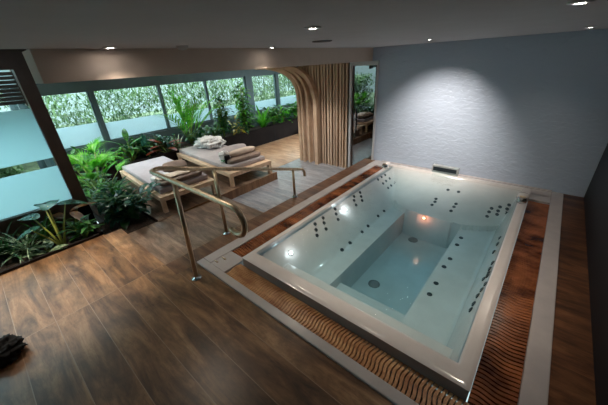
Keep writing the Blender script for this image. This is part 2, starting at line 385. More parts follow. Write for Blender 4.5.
# ------------------------------------------------------------------ slatted partition
sp = thing('slatted_partition', 'oak slatted partition with curved ribs sweeping up to the ceiling', 'partition', (0, 0, 0))
bx(-4.86, -3.45, 5.56, 5.62, -.34, 1.955).build('backing_panel', M['slat_back'], sp)
x = -4.83; k = 0
while x < -3.44:
    w_ = .050 if k % 3 else .036
    bx(x, x+w_, 5.47+(0 if k % 2 else .015), 5.558, -.34, 1.955).build('slat', M['slat'], sp, bevel=.003)
    x += w_+.038; k += 1
bx(-3.415, -3.385, 5.46, 5.62, -.34, 1.955).build('edge_post', M['slat_back'], sp)
def rib(x0, z0, rx, y, dep, wid, zt=1.93):
    mb = MB(); pts = [(x0, -.34), (x0, z0)]
    for i in range(1, 17):
        a = PI/2*i/16; pts.append((x0-rx*(1-math.cos(a)**.85)**1.25, z0+(zt-z0)*math.sin(a)**.9))
    k = len(mb.v)
    for i, (px, pz) in enumerate(pts):
        q = pts[min(i+1, len(pts)-1)]; r = pts[max(i-1, 0)]
        t = Vector((q[0]-r[0], 0, q[1]-r[1])).normalized(); n_ = Vector((t.z, 0, -t.x))
        for sd in (-.5, .5):
            for yy in (y, y+dep): mb.v.append(Vector((px, yy, pz))+n_*wid*sd)
    for i in range(len(pts)-1):
        a = k+4*i
        for q in ((0, 4, 5, 1), (3, 7, 6, 2), (0, 2, 6, 4), (1, 5, 7, 3)): mb.f.append([a+j for j in q]); mb.sm.append(False)
    mb.f.append([k, k+1, k+3, k+2]); mb.sm.append(False); e = k+4*(len(pts)-1); mb.f.append([e, e+2, e+3, e+1]); mb.sm.append(False)
    return mb
for a in ((-4.80, 1.12, 1.45, 5.38, .15, .08), (-4.66, 1.10, 1.3, 5.34, .10, .05), (-4.50, 1.05, 1.2, 5.36, .12, .055), (-4.25, .85, 1.15, 5.34, .13, .09)):
    rib(*a).build('curved_rib', M['rib'], sp)

# ------------------------------------------------------------------ glass door
dr = D.objects.new('door_1', None); col.objects.link(dr); dr['kind'] = 'structure'
MB().box(-3.385, -3.335, 5.44, 5.56, -.34, 1.955).box(-2.785, -2.755, 5.44, 5.56, -.34, 1.955).box(-3.335, -2.785, 5.46, 5.54, 1.88, 1.955).build('door_frame', M['white_paint'], dr)
bx(-3.335, -2.785, 5.495, 5.505, -.34, 1.88).build('door_glass', M['doorglass'], dr)
bx(-3.335, -3.30, 5.488, 5.512, -.34, 1.88).build('door_stile', M['darkframe'], dr)
MB().tube([(-3.24, 5.47, .55), (-3.24, 5.47, 1.05)], .012).build('door_handle', M['chrome'], dr)

# ------------------------------------------------------------------ tub surround
sr = thing('tub_surround', 'white surround frame set in the wood floor around the hot tub', 'tub surround')
fr = MB()
fr.box(-2.68, -2.53, 1.19, 5.44, -.06, .022).box(.30, .44, 1.19, 5.44, -.06, .022).box(-2.68, .44, 1.10, 1.19, -.06, .022)
fr.box(-2.53, .30, 5.40, 5.47, -.06, .03).box(-2.53, .30, 5.15, 5.20, -.06, .022).box(-2.53, -2.28, 5.20, 5.40, -.06, .022).box(.05, .30, 4.96, 5.40, -.06, .022)
fr.build('frame', M['frame_white'], sr, bevel=.008)
bx(-2.53, -2.27, 1.19, 1.475, -.06, .018).build('corner_panel', M['frame_white'], sr, bevel=.006)
bx(-2.67, .43, 1.105, 1.12, -.5, 0.0).build('front_edge', M['skirt'], sr)
bx(-2.28, .05, 5.20, 5.40, -.12, -.06).build('overflow_channel', M['gutter'], sr)
MB().tube([(-2.50, 1.33, .024), (-2.44, 1.33, .024)], .01).build('latch', M['brushed'], sr)
MB().tube([(-2.52, 1.24, .024), (-2.47, 1.245, .024)], .008).build('latch', M['brushed'], sr)

def wavy_grate(name, label, x0, x1, y0, y1, along, pitch, m, group):
    """slats run along 'along' ('x' or 'y') between the two edges, each bent in a shallow wave"""
    o = thing(name, label, 'grating', (0, 0, 0), 0, group)
    mb = MB(); n = int(((x1-x0) if along == 'y' else (y1-y0))/pitch); seg = 10
    for i in range(n):
        c = (x0 if along == 'y' else y0)+pitch*(i+.5); k = len(mb.v)
        for j in range(seg+1):
            t = j/seg
            off = .009*math.sin(t*2*PI*1.1+.5)+.006*noise.noise(Vector((c*3, t*2, 1)))
            w = pitch*.35*(1+.2*noise.noise(Vector((c*9, t*5, 4))))
            for sd in (-1, 1):
                for z in (-.03, .004):
                    if along == 'y': mb.v.append(Vector((min(x1, max(x0, c+off+sd*w)), y0+(y1-y0)*t, z)))
                    else: mb.v.append(Vector((x0+(x1-x0)*t, min(y1, max(y0, c+off+sd*w)), z)))
        for j in range(seg):
            a = k+4*j
            for q in ((0, 4, 5, 1), (3, 7, 6, 2), (1, 5, 7, 3), (0, 2, 6, 4)): mb.f.append([a+z for z in q]); mb.sm.append(False)
    mb.build('slats', m, o)
    bx(x0, x1, y0, y1, -.09, -.055).build('tray', M['gutter'], o)
    return o
wavy_grate('overflow_grating', 'tan wavy slatted grating in front of the tub', -2.262, .295, 1.192, 1.398, 'y', .031, M['grate'], 'overflow gratings')
wavy_grate('overflow_grating', 'red brown slatted grating along the left side of the tub', -2.528, -2.22, 1.48, 5.14, 'x', .036, M['grate_red'], 'overflow gratings')
wavy_grate('overflow_grating', 'dark streaked slatted grating along the right side of the tub', .056, .298, 1.40, 4.955, 'x', .036, M['grate_red'], 'overflow gratings')

# ------------------------------------------------------------------ hot tub
tub = thing('hot_tub', 'large white acrylic hot tub filled with water beside the relief wall', 'hot tub')
OX0, OX1, OY0, OY1 = -2.21, .05, 1.40, 5.145
IX0, IX1, IY0, IY1 = -2.13, -.06, 1.55, 5.05
def yc(x): return 4.12+.75*min(1, abs(x+1.0)/1.1)**3
def sstep(a, b, v):
    t = max(0, min(1, (v-a)/(b-a))); return t*t*(3-2*t)
def hgt(x, y):
    if x < IX0 or x > IX1 or y < IY0 or y > IY1: return .12
    z = -.72                                                # foot well
    if y < 2.25: z = -.46                                   # low step
    if x < -1.47 or x > -.62: z = -.34                      # side seats
    # left backrest, a long slope
    if x < -1.72: z = max(z, -.34+.40*((-1.72-x)/(-1.72-IX0))**1.15)
    if x > -.20: z = max(z, -.34+.42*((x+.20)/.14))
    if y < 1.85 and x > -1.93 and x < -.13: z = max(z, -.13)   # shallow front bench
    if y < 1.85 and x <= -1.93: z = max(z, -.13-.21*((-1.93-x)/.2))
    c = yc(x)
    if y > c: z = max(z, -.27+.36*((y-c)/(IY1-c))**1.1)     # reclining back
    return min(z, .10)
def axis(a, b, st, sp_):
    s = set(round(a+(b-a)*i/int((b-a)/st), 4) for i in range(int((b-a)/st)+1))
    for v in sp_: s.add(round(v-.005, 4)); s.add(round(v+.005, 4))
    return sorted(v for v in s if a <= v <= b)
xs = axis(OX0, OX1, .022, (IX0, IX1, -1.47, -.62, -1.93, -.13)); ys = axis(OY0, OY1, .022, (IY0, IY1, 1.85, 2.25))
sh = MB(); nx, ny = len(xs), len(ys)
for i, x in enumerate(xs):
    for j, y in enumerate(ys):
        z = hgt(x, y)
        if i in (0, nx-1) or j in (0, ny-1): z = .108
        sh.v.append(Vector((x, y, z)))
for i in range(nx-1):
    for j in range(ny-1):
        a = i*ny+j; zz = [sh.v[q].z for q in (a, a+ny, a+ny+1, a+1)]
        sh.f.append([a, a+ny, a+ny+1, a+1]); sh.sm.append(max(zz)-min(zz) < .06)
shell = sh.build('shell', M['acrylic'], tub)
sk = MB()
sk.box(OX0+.004, OX1-.004, OY0+.004, OY0+.02, -.05, .107).box(OX0+.004, OX0+.02, OY0+.02, OY1, -.05, .107).box(OX1-.02, OX1-.004, OY0+.02, OY1, -.05, .107).box(OX0, OX1, OY1-.02, OY1, -.05, .107)
sk.build('skirt', M['skirt'], tub)

# unprojection used to find where the nozzles sit on the curved shell
FPX, CX, CY = 280.539, 304.0, 202.5
RM = Matrix(((0.7626958484219265, 0.6447698368637083, -0.050664585962036573), (-0.2542057999867818, 0.37088552794698226, 0.8932095702647662), (-0.5947053506174615, 0.6683679994061918, -0.4467770845922236)))
CAM = Vector((0, 0, 2))
def on_shell(px, py):
    d = RM.transposed() @ Vector(((px-CX)/FPX, -(py-CY)/FPX, 1)); t = 1.5
    while t < 9:
        p = CAM+d*t
        if p.z < hgt(p.x, p.y): break
        t += .004
    e = .02
    n = Vector((-(hgt(p.x+e, p.y)-hgt(p.x-e, p.y))/(2*e), -(hgt(p.x, p.y+e)-hgt(p.x, p.y-e))/(2*e), 1))
    if n.x > 2: n.x = 2
    if n.x < -2.5: n.x = -2.5
    return (p.x, p.y, p.z), n.normalized()
def jet_mesh():
    mb = MB().lathe([(.020, -.004), (.026, 0), (.024, .007), (.016, .009), (.013, .003), (.001, .002)], n=14)
    me = mb.build('jet', M['jet']); d = me.data; D.objects.remove(me); return d
jm = jet_mesh()
def put(me, name, p, n, s=1.0, m=None):
    o = D.objects.new(name, me); col.objects.link(o); o.parent = tub
    o.location = Vector(p)+n*.002; o.rotation_mode = 'QUATERNION'; o.rotation_quaternion = Vector((0, 0, 1)).rotation_difference(n); o.scale = (s, s, s)
    return o
JETS = [(315, 224), (316, 230), (317, 235.5), (323, 218), (324, 223), (326, 229), (335, 209), (336, 214), (338, 219.5), (354, 196.5), (354, 200.5), (356, 205), (360, 192.5), (361, 196.5), (362, 200.5),
        (342, 250), (350, 243), (362, 232), (368, 226), (378, 216), (384, 211),
        (461, 238), (457, 245), (450, 259), (444, 267), (436, 283.5), (429.5, 294.5),
        (378, 179.5), (381.5, 177), (385, 175), (383, 183.5), (386, 181), (389.5, 178.5), (388, 188), (391, 185.5), (394.5, 183),
        (432, 205), (435, 202), (436, 199), (451, 211), (454, 207), (456, 204), (448, 190), (458.5, 192),
        (487, 216.5), (489, 212), (491.5, 208.5), (497, 214.5), (498, 211), (500, 207), (506, 213), (507, 209), (509, 205),
        (471, 310), (474, 304), (478, 296), (482, 290), (486, 284), (484, 279), (489, 273), (488, 276), (490, 269), (494, 252), (493, 263), (498, 244), (500, 238)]
for a in JETS:
    p, n = on_shell(*a); put(jm, 'jet', p, n, 1.0 if a[1] < 236 else 1.1)
drm = MB().lathe([(.075, -.004), (.078, .002), (.07, .008), (.02, .006), (.001, .006)], n=24).build('drain', M['skirt']); drd = drm.data; D.objects.remove(drm)
for a in ((374, 284), (413, 240)): p, n = on_shell(*a); put(drd, 'drain', p, n, 1)
# red underwater lamp; the two glowing white lenses are added to imitate glints
for (px, py, m, e, c) in ((424, 218, 'red_light', .6, (1, .25, .12)), (290.5, 253, 'white_light', .25, (1, 1, 1)), (345, 210, 'white_light', .4, (1, 1, 1))):
    p, n = on_shell(px, py)
    lm = MB().lathe([(.034, -.004), (.036, .003), (.026, .008)], n=18).build('lamp_bezel', M['chrome']); ld = lm.data; D.objects.remove(lm)
    b = put(ld, 'lamp_bezel', p, n)
    q = MB().lathe([(.022, .006), (.018, .011), (.001, .012)], n=18).build('lens', M[m]); q.parent = b; q['label'] = 'glowing %s lens' % ('red' if 'red' in m else 'white')
    l = D.lights.new('tub_light', 'POINT'); l.energy = e; l.color = c; l.shadow_soft_size = .04
    lo = D.objects.new('tub_light', l); col.objects.link(lo); lo.parent = tub; lo.location = Vector(p)+n*.07
# diverter knobs on the rim, waterfall spout
def knob(x, y, rz):
    k = MB().lathe([(.045, 0), (.048, .03), (.04, .055), (.02, .062), (.001, .062)], n=24).build('diverter_knob', M['chrome'], tub); k.location = (x, y, .12)
    MB().box(-.03, .03, -.008, .008, .06, .078).build('grip', M['brushed'], k, bevel=.004)
    MB().lathe([(.055, 0), (.058, .03), (.045, .06), (.001, .065)], Matrix.Translation((.0, .12, 0)), n=24).build('cap', M['acrylic'], k)
    k.rotation_euler.z = rz; k.scale = (1.25, 1.25, 1.25)
knob(-.02, 4.52, 0); knob(-2.17, 4.80, .2)
wf = MB().box(-1.40, -.97, 5.07, 5.16, .12, .25).build('waterfall_spout', M['spout'], tub, bevel=.006)
MB().box(-1.375, -.995, 5.062, 5.069, .16, .225).build('spout_mouth', M['jet'], wf)
# water
wt = MB()
WX0, WX1, WY0, WY1 = IX0+.006, IX1-.006, IY0+.006, IY1-.006
def wz(x, y): return .088+.0022*noise.noise(Vector((x*4, y*4, 0)))+.006*noise.noise(Vector((x*9, y*9, 3)))*max(0, 1-((x+1.15)**2+(y-4.7)**2)/.5)
wt.grid(lambda u, v: (WX0+(WX1-WX0)*u, WY0+(WY1-WY0)*v, wz(WX0+(WX1-WX0)*u, WY0+(WY1-WY0)*v)), 80, 130)
nv = 131
k = len(wt.v)
for (cx_, cy_) in ((WX0, WY0), (WX1, WY0), (WX1, WY1), (WX0, WY1)): wt.v.append(Vector((cx_, cy_, -.80)))
wt.f.append([k+3, k+2, k+1, k]); wt.sm.append(False)
sides = [([i*nv for i in range(81)], k, k+1), ([80*nv+j for j in range(nv)], k+1, k+2), ([i*nv+130 for i in range(80, -1, -1)], k+2, k+3), ([j for j in range(130, -1, -1)], k+3, k)]
for ids, a, b in sides: wt.f.append(ids[::-1]+[a, b]); wt.sm.append(False)
tag(wt.build('tub_water', M['water']), 'clear pale teal water filling the hot tub', 'water')
# falling sheet of water below the spout
MBs = MB().grid(lambda u, v: (-1.36+.35*u+.004*math.sin(u*40), 5.06-.09*v**.6, .185-.097*v), 30, 5)
tag(MBs.build('waterfall_sheet', glass_mat('falling water', (.9, .95, .95, 1), ior=1.5, bump=((60, 10, 10), .5, .02))[0]), 'thin sheet of water pouring from the chrome spout into the tub', 'waterfall')

# ------------------------------------------------------------------ handrail
hr = thing('handrail', 'bent bronze steel handrail beside the steps at the tub corner', 'handrail', (-2.456, .98, 0))
def rel(p): return (p[0]+2.456, p[1]-.98, p[2])
ZR = 1.115; XR = -2.93; YR = .985
path = []
# curl below the free end
for i in range(13):
    a = -PI*.70+PI*1.20*i/12
    path.append((-1.56+.115*math.cos(a), YR, ZR-.115+.115*math.sin(a)))
path[-1] = (-1.56, YR, ZR)
for x in (-1.8, -2.2, -2.6, -2.80): path.append((x, YR, ZR))
for i in range(1, 7):
    a = PI/2*i/6; path.append((XR+.11-.11*math.sin(a), YR+.11-.11*math.cos(a), ZR-.012*i/6))
sl = (.415-(ZR-.02))/(3.30-1.12)
for y in (1.2, 1.7, 2.2, 2.7, 3.1, 3.28): path.append((XR, y, ZR-.02+sl*(y-1.12)))
zz = path[-1][2]
for i in range(1, 9):
    a = PI/2*i/8; path.append((XR, 3.28+.07*math.sin(a), zz-.03*math.sin(a)-.07*(1-math.cos(a))))
path.append((XR, 3.35, zz-.14))
MB().tube([rel(p) for p in path], .023, 14).build('rail', M['brushed'], hr)
def railz(y): return ZR-.02+sl*(y-1.12)
for (x, y, z, zb) in ((-2.40, YR, ZR, 0), (XR, 1.70, railz(1.70), 0), (XR, 3.07, railz(3.07), 0)):
    b = rel((x-(.05 if z == ZR else 0), y-(.02 if z == ZR else 0), 0.0)); t = rel((x, y, z-.012))
    ps = MB().tube([b, t], .022, 14).build('post', M['brushed'], hr)
    MB().lathe([(.052, 0), (.052, .008), (.026, .014), (.022, .03)], Matrix.Translation(b), n=20).build('base_flange', M['chrome'], ps)

# ------------------------------------------------------------------ sun loungers
def lounger(label, loc, rz, ln, wd, mm):
    t = thing('sun_lounger', label, 'sun lounger', loc, rz, 'low timber sun loungers')
    f = MB()   # local: x from 0 (near, head end) to -ln, y 0..wd, z 0..0.30
    f.box(-ln, 0, 0, .045, .21, .29).box(-ln, 0, wd-.045, wd, .21, .29).box(-.045, 0, .045, wd-.045, .21, .29).box(-ln, -ln+.045, .045, wd-.045, .21, .29)
    f.build('frame', M['bench'], t, bevel=.005)
    d = MB(); n = 16
    for i in range(n):
        a = -ln+.045+(ln-.09)*i/n; d.box(a+.004, a+(ln-.09)/n-.004, .045, wd-.045, .27, .292)
    d.build('slatted_deck', M['bench'], t)
    for lx in (-.075, -ln+.005):
        for ly in (.005, wd-.075): bx(lx, lx+.07, ly, ly+.07, 0, .21).build('leg', M['bench'], t, bevel=.004)
    bx(-ln+.02, -.13, .06, wd-.06, .292, .385).build('mattress', mm, t, bevel=.025, seg=3)
    return t
LZ = -.17
lounger('low timber lounger beside the leafy bed, with taupe cushion and tan blanket', (-4.57, 1.585, LZ), .03*-2, 2.2, 1.02, M['mattress'])
lounger('low timber lounger farther back, with beige bolster and crumpled white robe', (-4.50, 2.93, LZ), -.07, 2.45, 1.05, M['mattress2'])
def cushion(name, label, cat, c, size, rz=0, tilt=0, m='taupe', e=.55, group=None, seed=1):
    rx, ry, rz_ = [s/2 for s in size]
    o = sphere_blob(0, 0, 0, rx, ry, rz_, .04, 5, seed, 32, 18, e).build(name, M[m])
    o.location = c; o.rotation_euler = (0, tilt, rz); return tag(o, label, cat, group)
ZM = LZ+.385
# first lounger
cushion('folded_mat', 'taupe padded mat folded on the head end of the nearer lounger', 'mat', (-4.86, 2.12, ZM+.037), (.30, .78, .08), -.06, 0, 'taupe', .35)
cushion('folded_blanket', 'tan folded blanket lying on the taupe mat of nearer lounger', 'blanket', (-4.92, 2.10, ZM+.093), (.24, .70, .045), -.06, 0, 'beige', .4)
cushion('towel', 'small white towel at the near corner of the taupe mat', 'towel', (-5.13, 1.90, ZM+.05), (.18, .34, .10), .1, 0, 'towel', .5)
cushion('scatter_pillow', 'taupe pillow leaning behind the folded blanket on nearer lounger', 'pillow', (-5.42, 2.32, ZM+.085), (.10, .46, .22), -.2, -.8, 'taupe', .6)
# second lounger
cushion('folded_mat', 'grey taupe mat folded on the head end of the farther lounger', 'mat', (-4.80, 3.52, ZM+.042), (.30, .80, .09), -.07, 0, 'taupe', .35)
cushion('bolster', 'beige bolster roll resting on the grey mat of farther lounger', 'bolster', (-4.88, 3.58, ZM+.145), (.19, .66, .13), -.07, 0, 'beige', .7)
cushion('scatter_pillow', 'grey pillow leaning behind the beige bolster on farther lounger', 'pillow', (-5.34, 3.72, ZM+.085), (.10, .60, .22), -.2, -.85, 'mattress2', .6)
o = sphere_blob(0, 0, 0, .32, .28, .12, .36, 8, 5, 80, 50, .8).build('crumpled_robe', M['towel']); o.location = (-6.35, 3.72, ZM+.12); tag(o, 'white crumpled bathrobe on the foot end of the farther lounger', 'bathrobe')
bg = thing('spa_bag', 'white and black spa bag standing beside the beige bolster', 'bag', (-4.93, 3.18, ZM), -.1)
sphere_blob(-.04, -.0, .11, .11, .10, .12, .25, 7, 2, 36, 24, .7).build('bag_body', M['towel'], bg)
bx(.06, .12, -.07, .05, 0, .17).build('black_pouch', M['black'], bg, bevel=.02)
MB().tube([(.0, -.1, .07), (.06, -.09, .06), (.10, -.08, .08)], .012).build('green_tag', M['greenplastic'], bg)
# dark bundle on the floor, left edge of the picture
o = sphere_blob(0, 0, 0, .12, .12, .07, .45, 9, 9, 60, 40, .9).build('black_bundle', M['black']); o.location = (-2.87, -.50, .064); tag(o, 'black crumpled cloth lying on the floor at the left edge', 'cloth')
cr = thing('wooden_box', 'small brown wooden box beside the end of the long planter', 'box', (-6.62, 7.75, -.34)); bx(-.14, .14, -.14, .14, 0, .2).build('body', M['riser'], cr, bevel=.006); bx(-.16, .16, -.16, .16, .2, .23).build('lid', M['bench'], cr, bevel=.004)

# ------------------------------------------------------------------ planters
pl = thing('long_planter', 'long dark planter box running below the low windows', 'planter', (0, 0, 0))
f = MB().box(-7.0, -6.97, .80, 9.6, -.34, .15).box(-7.06, -6.965, .80, 9.6, .15, .175)
f.build('front_panel', M['planter'], pl)
bx(-7.70, -7.0, .80, 9.6, .04, .10).build('soil_bed', M['soil'], pl)
for y in (2.2, 3.65, 5.1, 6.55, 8.0): bx(-6.972, -6.966, y, y+.012, -.33, .15).build('panel_joint', M['black'], pl)
nb = thing('low_planter', 'low black edged planting bed below the tall left window', 'planter', (0, 0, 0))
MB().box(-4.37, -4.33, -3, .645, -.3, .035).box(-5.1, -4.33, .605, .645, -.3, .035).build('edging', M['planter'], nb)
bx(-5.11, -4.37, -3, .605, -.3, -.06).build('soil_bed', M['soil'], nb)
bb = thing('floor_bed', 'sunken soil bed between the low planter and first lounger', 'planting bed', (0, 0, 0))
bx(-6.96, -4.42, .86, 1.39, -.4, -.19).build('soil_bed', M['soil'], bb)
bx(-5.1, -4.31, .65, .855, -.4, -.14).build('soil_strip', M['soil'], bb)
MB().box(-6.96, -4.41, 1.375, 1.395, -.3, -.15).build('edging', M['planter'], bb)

# ------------------------------------------------------------------ plants
R = random.Random(11)
def plant(name, label, loc, cat='plant', group=None): return thing(name, label, cat, loc, 0, group)
def strap(label, loc, n, ln, w, m, name='strap_leaf_plant', p0=.7, p1=1.45, droop=1.3, group=None):
    t = plant(name, label, loc, group=group); mb = MB()
    for i in range(n):
        mb.leaf((R.uniform(-.03, .03), R.uniform(-.03, .03), 0), R.uniform(0, 2*PI), R.uniform(p0, p1), ln*R.uniform(.6, 1.1), w*R.uniform(.8, 1.2), droop*R.uniform(.6, 1.3), 7, lambda t: (1-t)**.5*min(1, .4+t*4))
    mb.build('foliage', M[m], t)
    MB().tube([(0, 0, -.02), (0, 0, .06)], [.03, .015]).build('stem', M['stem'], t)
    return t
def bush(label, loc, h, spread, n, ll, lw, m, name='leafy_shrub', stems=6, group=None, lean=.5, m2=None):
    t = plant(name, label, loc, group=group); st = MB(); mb = MB(); mb2 = MB()
    for s_ in range(stems):
        a = R.uniform(0, 2*PI); q = R.uniform(.2, 1)*spread; hh = h*R.uniform(.6, 1)
        pts = [(q*math.cos(a)*u**1.3, q*math.sin(a)*u**1.3, hh*u) for u in (0, .25, .5, .75, 1)]
        st.tube(pts, [.012, .01, .008, .006, .004], 6)
        for i in range(n//stems):
            u = R.uniform(.25, 1); b = Vector((q*math.cos(a)*u**1.3, q*math.sin(a)*u**1.3, hh*u))
            tgt = mb2 if (m2 and R.random() < .35) else mb
            ya = R.uniform(0, 2*PI); pi_ = R.uniform(-.1, 1.0); pt = ll*.35
            e = b+Vector((math.cos(ya)*math.cos(pi_), math.sin(ya)*math.cos(pi_), math.sin(pi_)))*pt
            st.tube([b, e], .003, 4)
            tgt.leaf(e, ya, pi_, ll*R.uniform(.6, 1.15), lw*R.uniform(.7, 1.15), R.uniform(.5, 1.4), 5)
    mb.build('foliage', M[m], t); st.build('stems', M['stem'], t)
    if m2: o = mb2.build('foliage', M[m2], t); o['label'] = 'paler leaves'
    return t
def palm(label, loc, n, ln, m, name='palm', lw=.03, pl_=.3, p0=.8, p1=1.4, droop=1.0):
    t = plant(name, label, loc, 'palm'); st = MB(); mb = MB()
    for i in range(n):
        ya = R.uniform(0, 2*PI); a = R.uniform(p0, p1); L_ = ln*R.uniform(.75, 1.1); pts = []; p = Vector((0, 0, .05)); S = 12
        for s_ in range(S+1):
            an = a-droop*(s_/S)**1.5; pts.append(p.copy())
            p = p+Vector((math.cos(ya)*math.cos(an), math.sin(ya)*math.cos(an), math.sin(an)))*L_/S
            if s_ > 3:
                for sd in (-1, 1):
                    mb.leaf(pts[-1], ya+sd*R.uniform(.5, .9), an+R.uniform(-.1, .25), pl_*L_*math.sin(PI*(s_/S*.8+.12)), lw, .6, 4, lambda t: (1-t)**.6*min(1, .3+t*5))
        st.tube(pts, [.008]*6+[.004]*7, 5)
    mb.build('fronds', M[m], t); st.build('stalks', M['stem'], t)
def fan_palm(label, loc, n, m, ln=.55):
    t = plant('fan_palm', label, loc, 'palm'); st = MB(); mb = MB()
    for i in range(n):
        ya = 2*PI*i/n+R.uniform(-.3, .3); a = R.uniform(.7, 1.4); L_ = ln*R.uniform(.6, 1.1)
        tip = Vector((math.cos(ya)*math.cos(a), math.sin(ya)*math.cos(a), math.sin(a)))*L_
        st.tube([(0, 0, 0), tip*.5+Vector((0, 0, .02)), tip], .007, 6)
        for k in range(15):
            da = (k-7)/7*1.5
            mb.leaf(tip, ya+da*.9, a*.45+.35*math.cos(da)+.1, .36*(1-.25*abs(da)/1.5), .042, .7, 5, lambda t: (1-t)**.7*min(1, .25+t*3))
    mb.build('fronds', M[m], t); st.build('stalks', M['stem'], t)
def alocasia(label, loc, spec, ms, st_m, name='elephant_ear_plant', w=.22, ll=.34):
    t = plant(name, label, loc); st = MB(); mb = MB()
    for (dx, dy, dz, ya, pi_) in spec:
        tip = Vector((dx, dy, dz)); st.tube([(0, 0, 0), tip*.45+Vector((0, 0, dz*.08)), tip], [.016, .011, .006], 7)
        mb.leaf(tip-Vector((math.cos(ya)*math.cos(pi_), math.sin(ya)*math.cos(pi_), math.sin(pi_)))*ll*.25, ya, pi_, ll, w, .5, 8, lambda t: (math.sin(PI*min(1, t*.96+.04))**.6)*(1-.35*t), .15)
    mb.build('foliage', M[ms], t); st.build('stalks', M[st_m], t)
# --- low bed by the tall window
strap('narrow striped strap leaf plant at the far left of the low bed', (-4.70, -.10, -.06), 46, .50, .028, 'leaf_var', droop=1.5)
strap('dark green strap leaf plant at the picture edge behind striped one', (-4.85, -.30, -.06), 40, .62, .035, 'leaf_dark', droop=1.3)
strap('dark arching strap plant in the low bed corner against window', (-4.92, .10, -.06), 34, .55, .035, 'leaf_mid', droop=1.2)
alocasia('tall elephant ear with yellow green stalks in the low bed', (-4.50, .22, -.06),
         [(-.12, -.14, .50, 3.6, .1), (.0, .04, .62, 2.6, .2), (-.10, .22, .56, 1.4, -.1), (-.26, .02, .58, 3.0, .0), (.04, -.20, .40, 4.4, -.2)], 'leaf_blue', 'stem_y')
alocasia('pale spotted broad leaf plant low beside the yellow stalks', (-4.46, .06, -.06), [(.02, -.08, .10, 4.4, .3), (-.06, .03, .12, 3.0, .3), (.05, .06, .09, 1.2, .2), (-.02, -.02, .14, 5.2, .6)], 'leaf_var', 'stem', 'prayer_plant', .15, .24)
bush('bright green leafy plant in the right corner of the low bed', (-4.55, .48, -.06), .26, .16, 70, .17, .055, 'leaf_mid', stems=8, m2='leaf_dark')
alocasia('broad brown edged leaf plant against the tall window frame', (-4.88, .45, -.06), [(.1, .05, .32, .2, -.1), (-.05, -.1, .3, 3.3, .2), (0, .12, .36, 1.5, .2)], 'leaf_brown', 'stem', 'bronze_leaf_plant', .13, .34)
# --- sunken bed between window post and lounger
bush('dark lobed philodendron at the front of the sunken bed', (-4.85, 1.05, -.17), .42, .36, 110, .24, .095, 'leaf_dark', 'philodendron', stems=12, m2='leaf_blue')
bush('blue green rubber plant with thick leaves next to nearer lounger', (-4.95, 1.22, -.17), .40, .32, 60, .26, .11, 'leaf_blue', 'rubber_plant', stems=8)
bush('mid green leafy mound behind the philodendron in sunken bed', (-5.45, 1.10, -.17), .52, .40, 150, .22, .075, 'leaf_mid', stems=14, m2='leaf_dark')
fan_palm('bright green fan palm rising beside the tall window post', (-5.85, 1.08, -.05), 15, 'leaf_bright', .80)
bush('low dark ground cover plant under the fan palm', (-6.05, 1.15, -.17), .3, .4, 120, .18, .07, 'leaf_dark', stems=12)
bush('green bush filling the far corner behind fan palm', (-6.6, 1.12, -.17), .45, .3, 120, .2, .07, 'leaf_mid', stems=12, m2='leaf_dark')
# --- long planter, from the near end to the far end
ZP = .10; XP = -7.28
bush('yellow green trailing plant at the near end of long planter', (XP+.05, 1.65, ZP), .28, .30, 170, .15, .06, 'leaf_bright', stems=12, m2='leaf_mid')
bush('dark leafy plant at window corner of the long planter', (XP-.2, 1.15, ZP), .42, .34, 110, .2, .08, 'leaf_blue', stems=10, m2='leaf_mid')
alocasia('upright green plant with pointed leaves second along long planter', (XP+.02, 2.18, ZP), [(0, .1, .34, 1.3, .6), (-.05, -.12, .36, 4.6, .7), (.1, 0, .26, .2, .4), (-.1, .05, .44, 2.8, .9), (.05, -.2, .2, 5.2, .2), (.04, .2, .24, .9, .2)], 'leaf_mid', 'stem', 'pointed_leaf_plant', .12, .3)
strap('broad upright snake plant in front of the second pane', (XP, 2.58, ZP), 9, .52, .09, 'leaf_blue', 'snake_plant', 1.25, 1.55, .15)
alocasia('bronze red leaved plant below the second window pane', (XP+.12, 2.98, ZP), [(.05, -.12, .20, 5.0, .25), (.05, .1, .22, 1.3, .3), (.14, 0, .14, .1, .2), (-.05, -.1, .26, 4.0, .5), (.02, .2, .16, 1.5, .1), (.1, -.22, .14, 4.8, .1)], 'leaf_red', 'stem', 'bronze_bromeliad', .15, .32)
strap('cream striped bromeliad between the red plant and the tall palm', (XP+.1, 3.28, ZP), 16, .42, .045, 'leaf_var', 'striped_bromeliad', .7, 1.4, .7)
bush('pale blue green curly plant behind the striped bromeliad', (XP-.1, 3.12, ZP), .36, .22, 70, .13, .06, 'leaf_blue', stems=8)
palm('tall bright green palm in front of the third window pane', (XP, 3.72, ZP), 12, 1.15, 'leaf_bright', 'areca_palm', .036, .34, .95, 1.5, .7)
bush('dark leafy filler plant behind the pointed leaf plant', (XP-.18, 2.3, ZP), .32, .34, 110, .18, .07, 'leaf_dark', stems=10, m2='leaf_mid')
bush('dark leafy filler plant behind the red bronze plant', (XP-.2, 2.85, ZP), .30, .32, 110, .18, .07, 'leaf_dark', stems=10)
bush('dark low plant at the foot of the tall palm', (XP+.08, 3.95, ZP), .26, .26, 80, .2, .08, 'leaf_dark', stems=8)
bush('short dark green shrub right of the tall palm', (XP+.02, 4.38, ZP), .34, .24, 90, .17, .06, 'leaf_dark', stems=8, m2='leaf_mid')
bush('upright dark ficus bush before the third mullion', (XP+.05, 4.75, ZP), .92, .22, 300, .15, .055, 'leaf_dark', 'ficus_bush', stems=14, m2='leaf_mid')
bush('yellow splashed croton right of the dark ficus', (XP+.1, 5.22, ZP), .42, .22, 46, .24, .08, 'leaf_yellow', 'croton', stems=7, m2='leaf_dark')
bush('tall airy green shrub reaching the window head', (XP+.1, 5.55, ZP), 1.30, .24, 200, .23, .085, 'leaf_bright', stems=9, m2='leaf_mid')
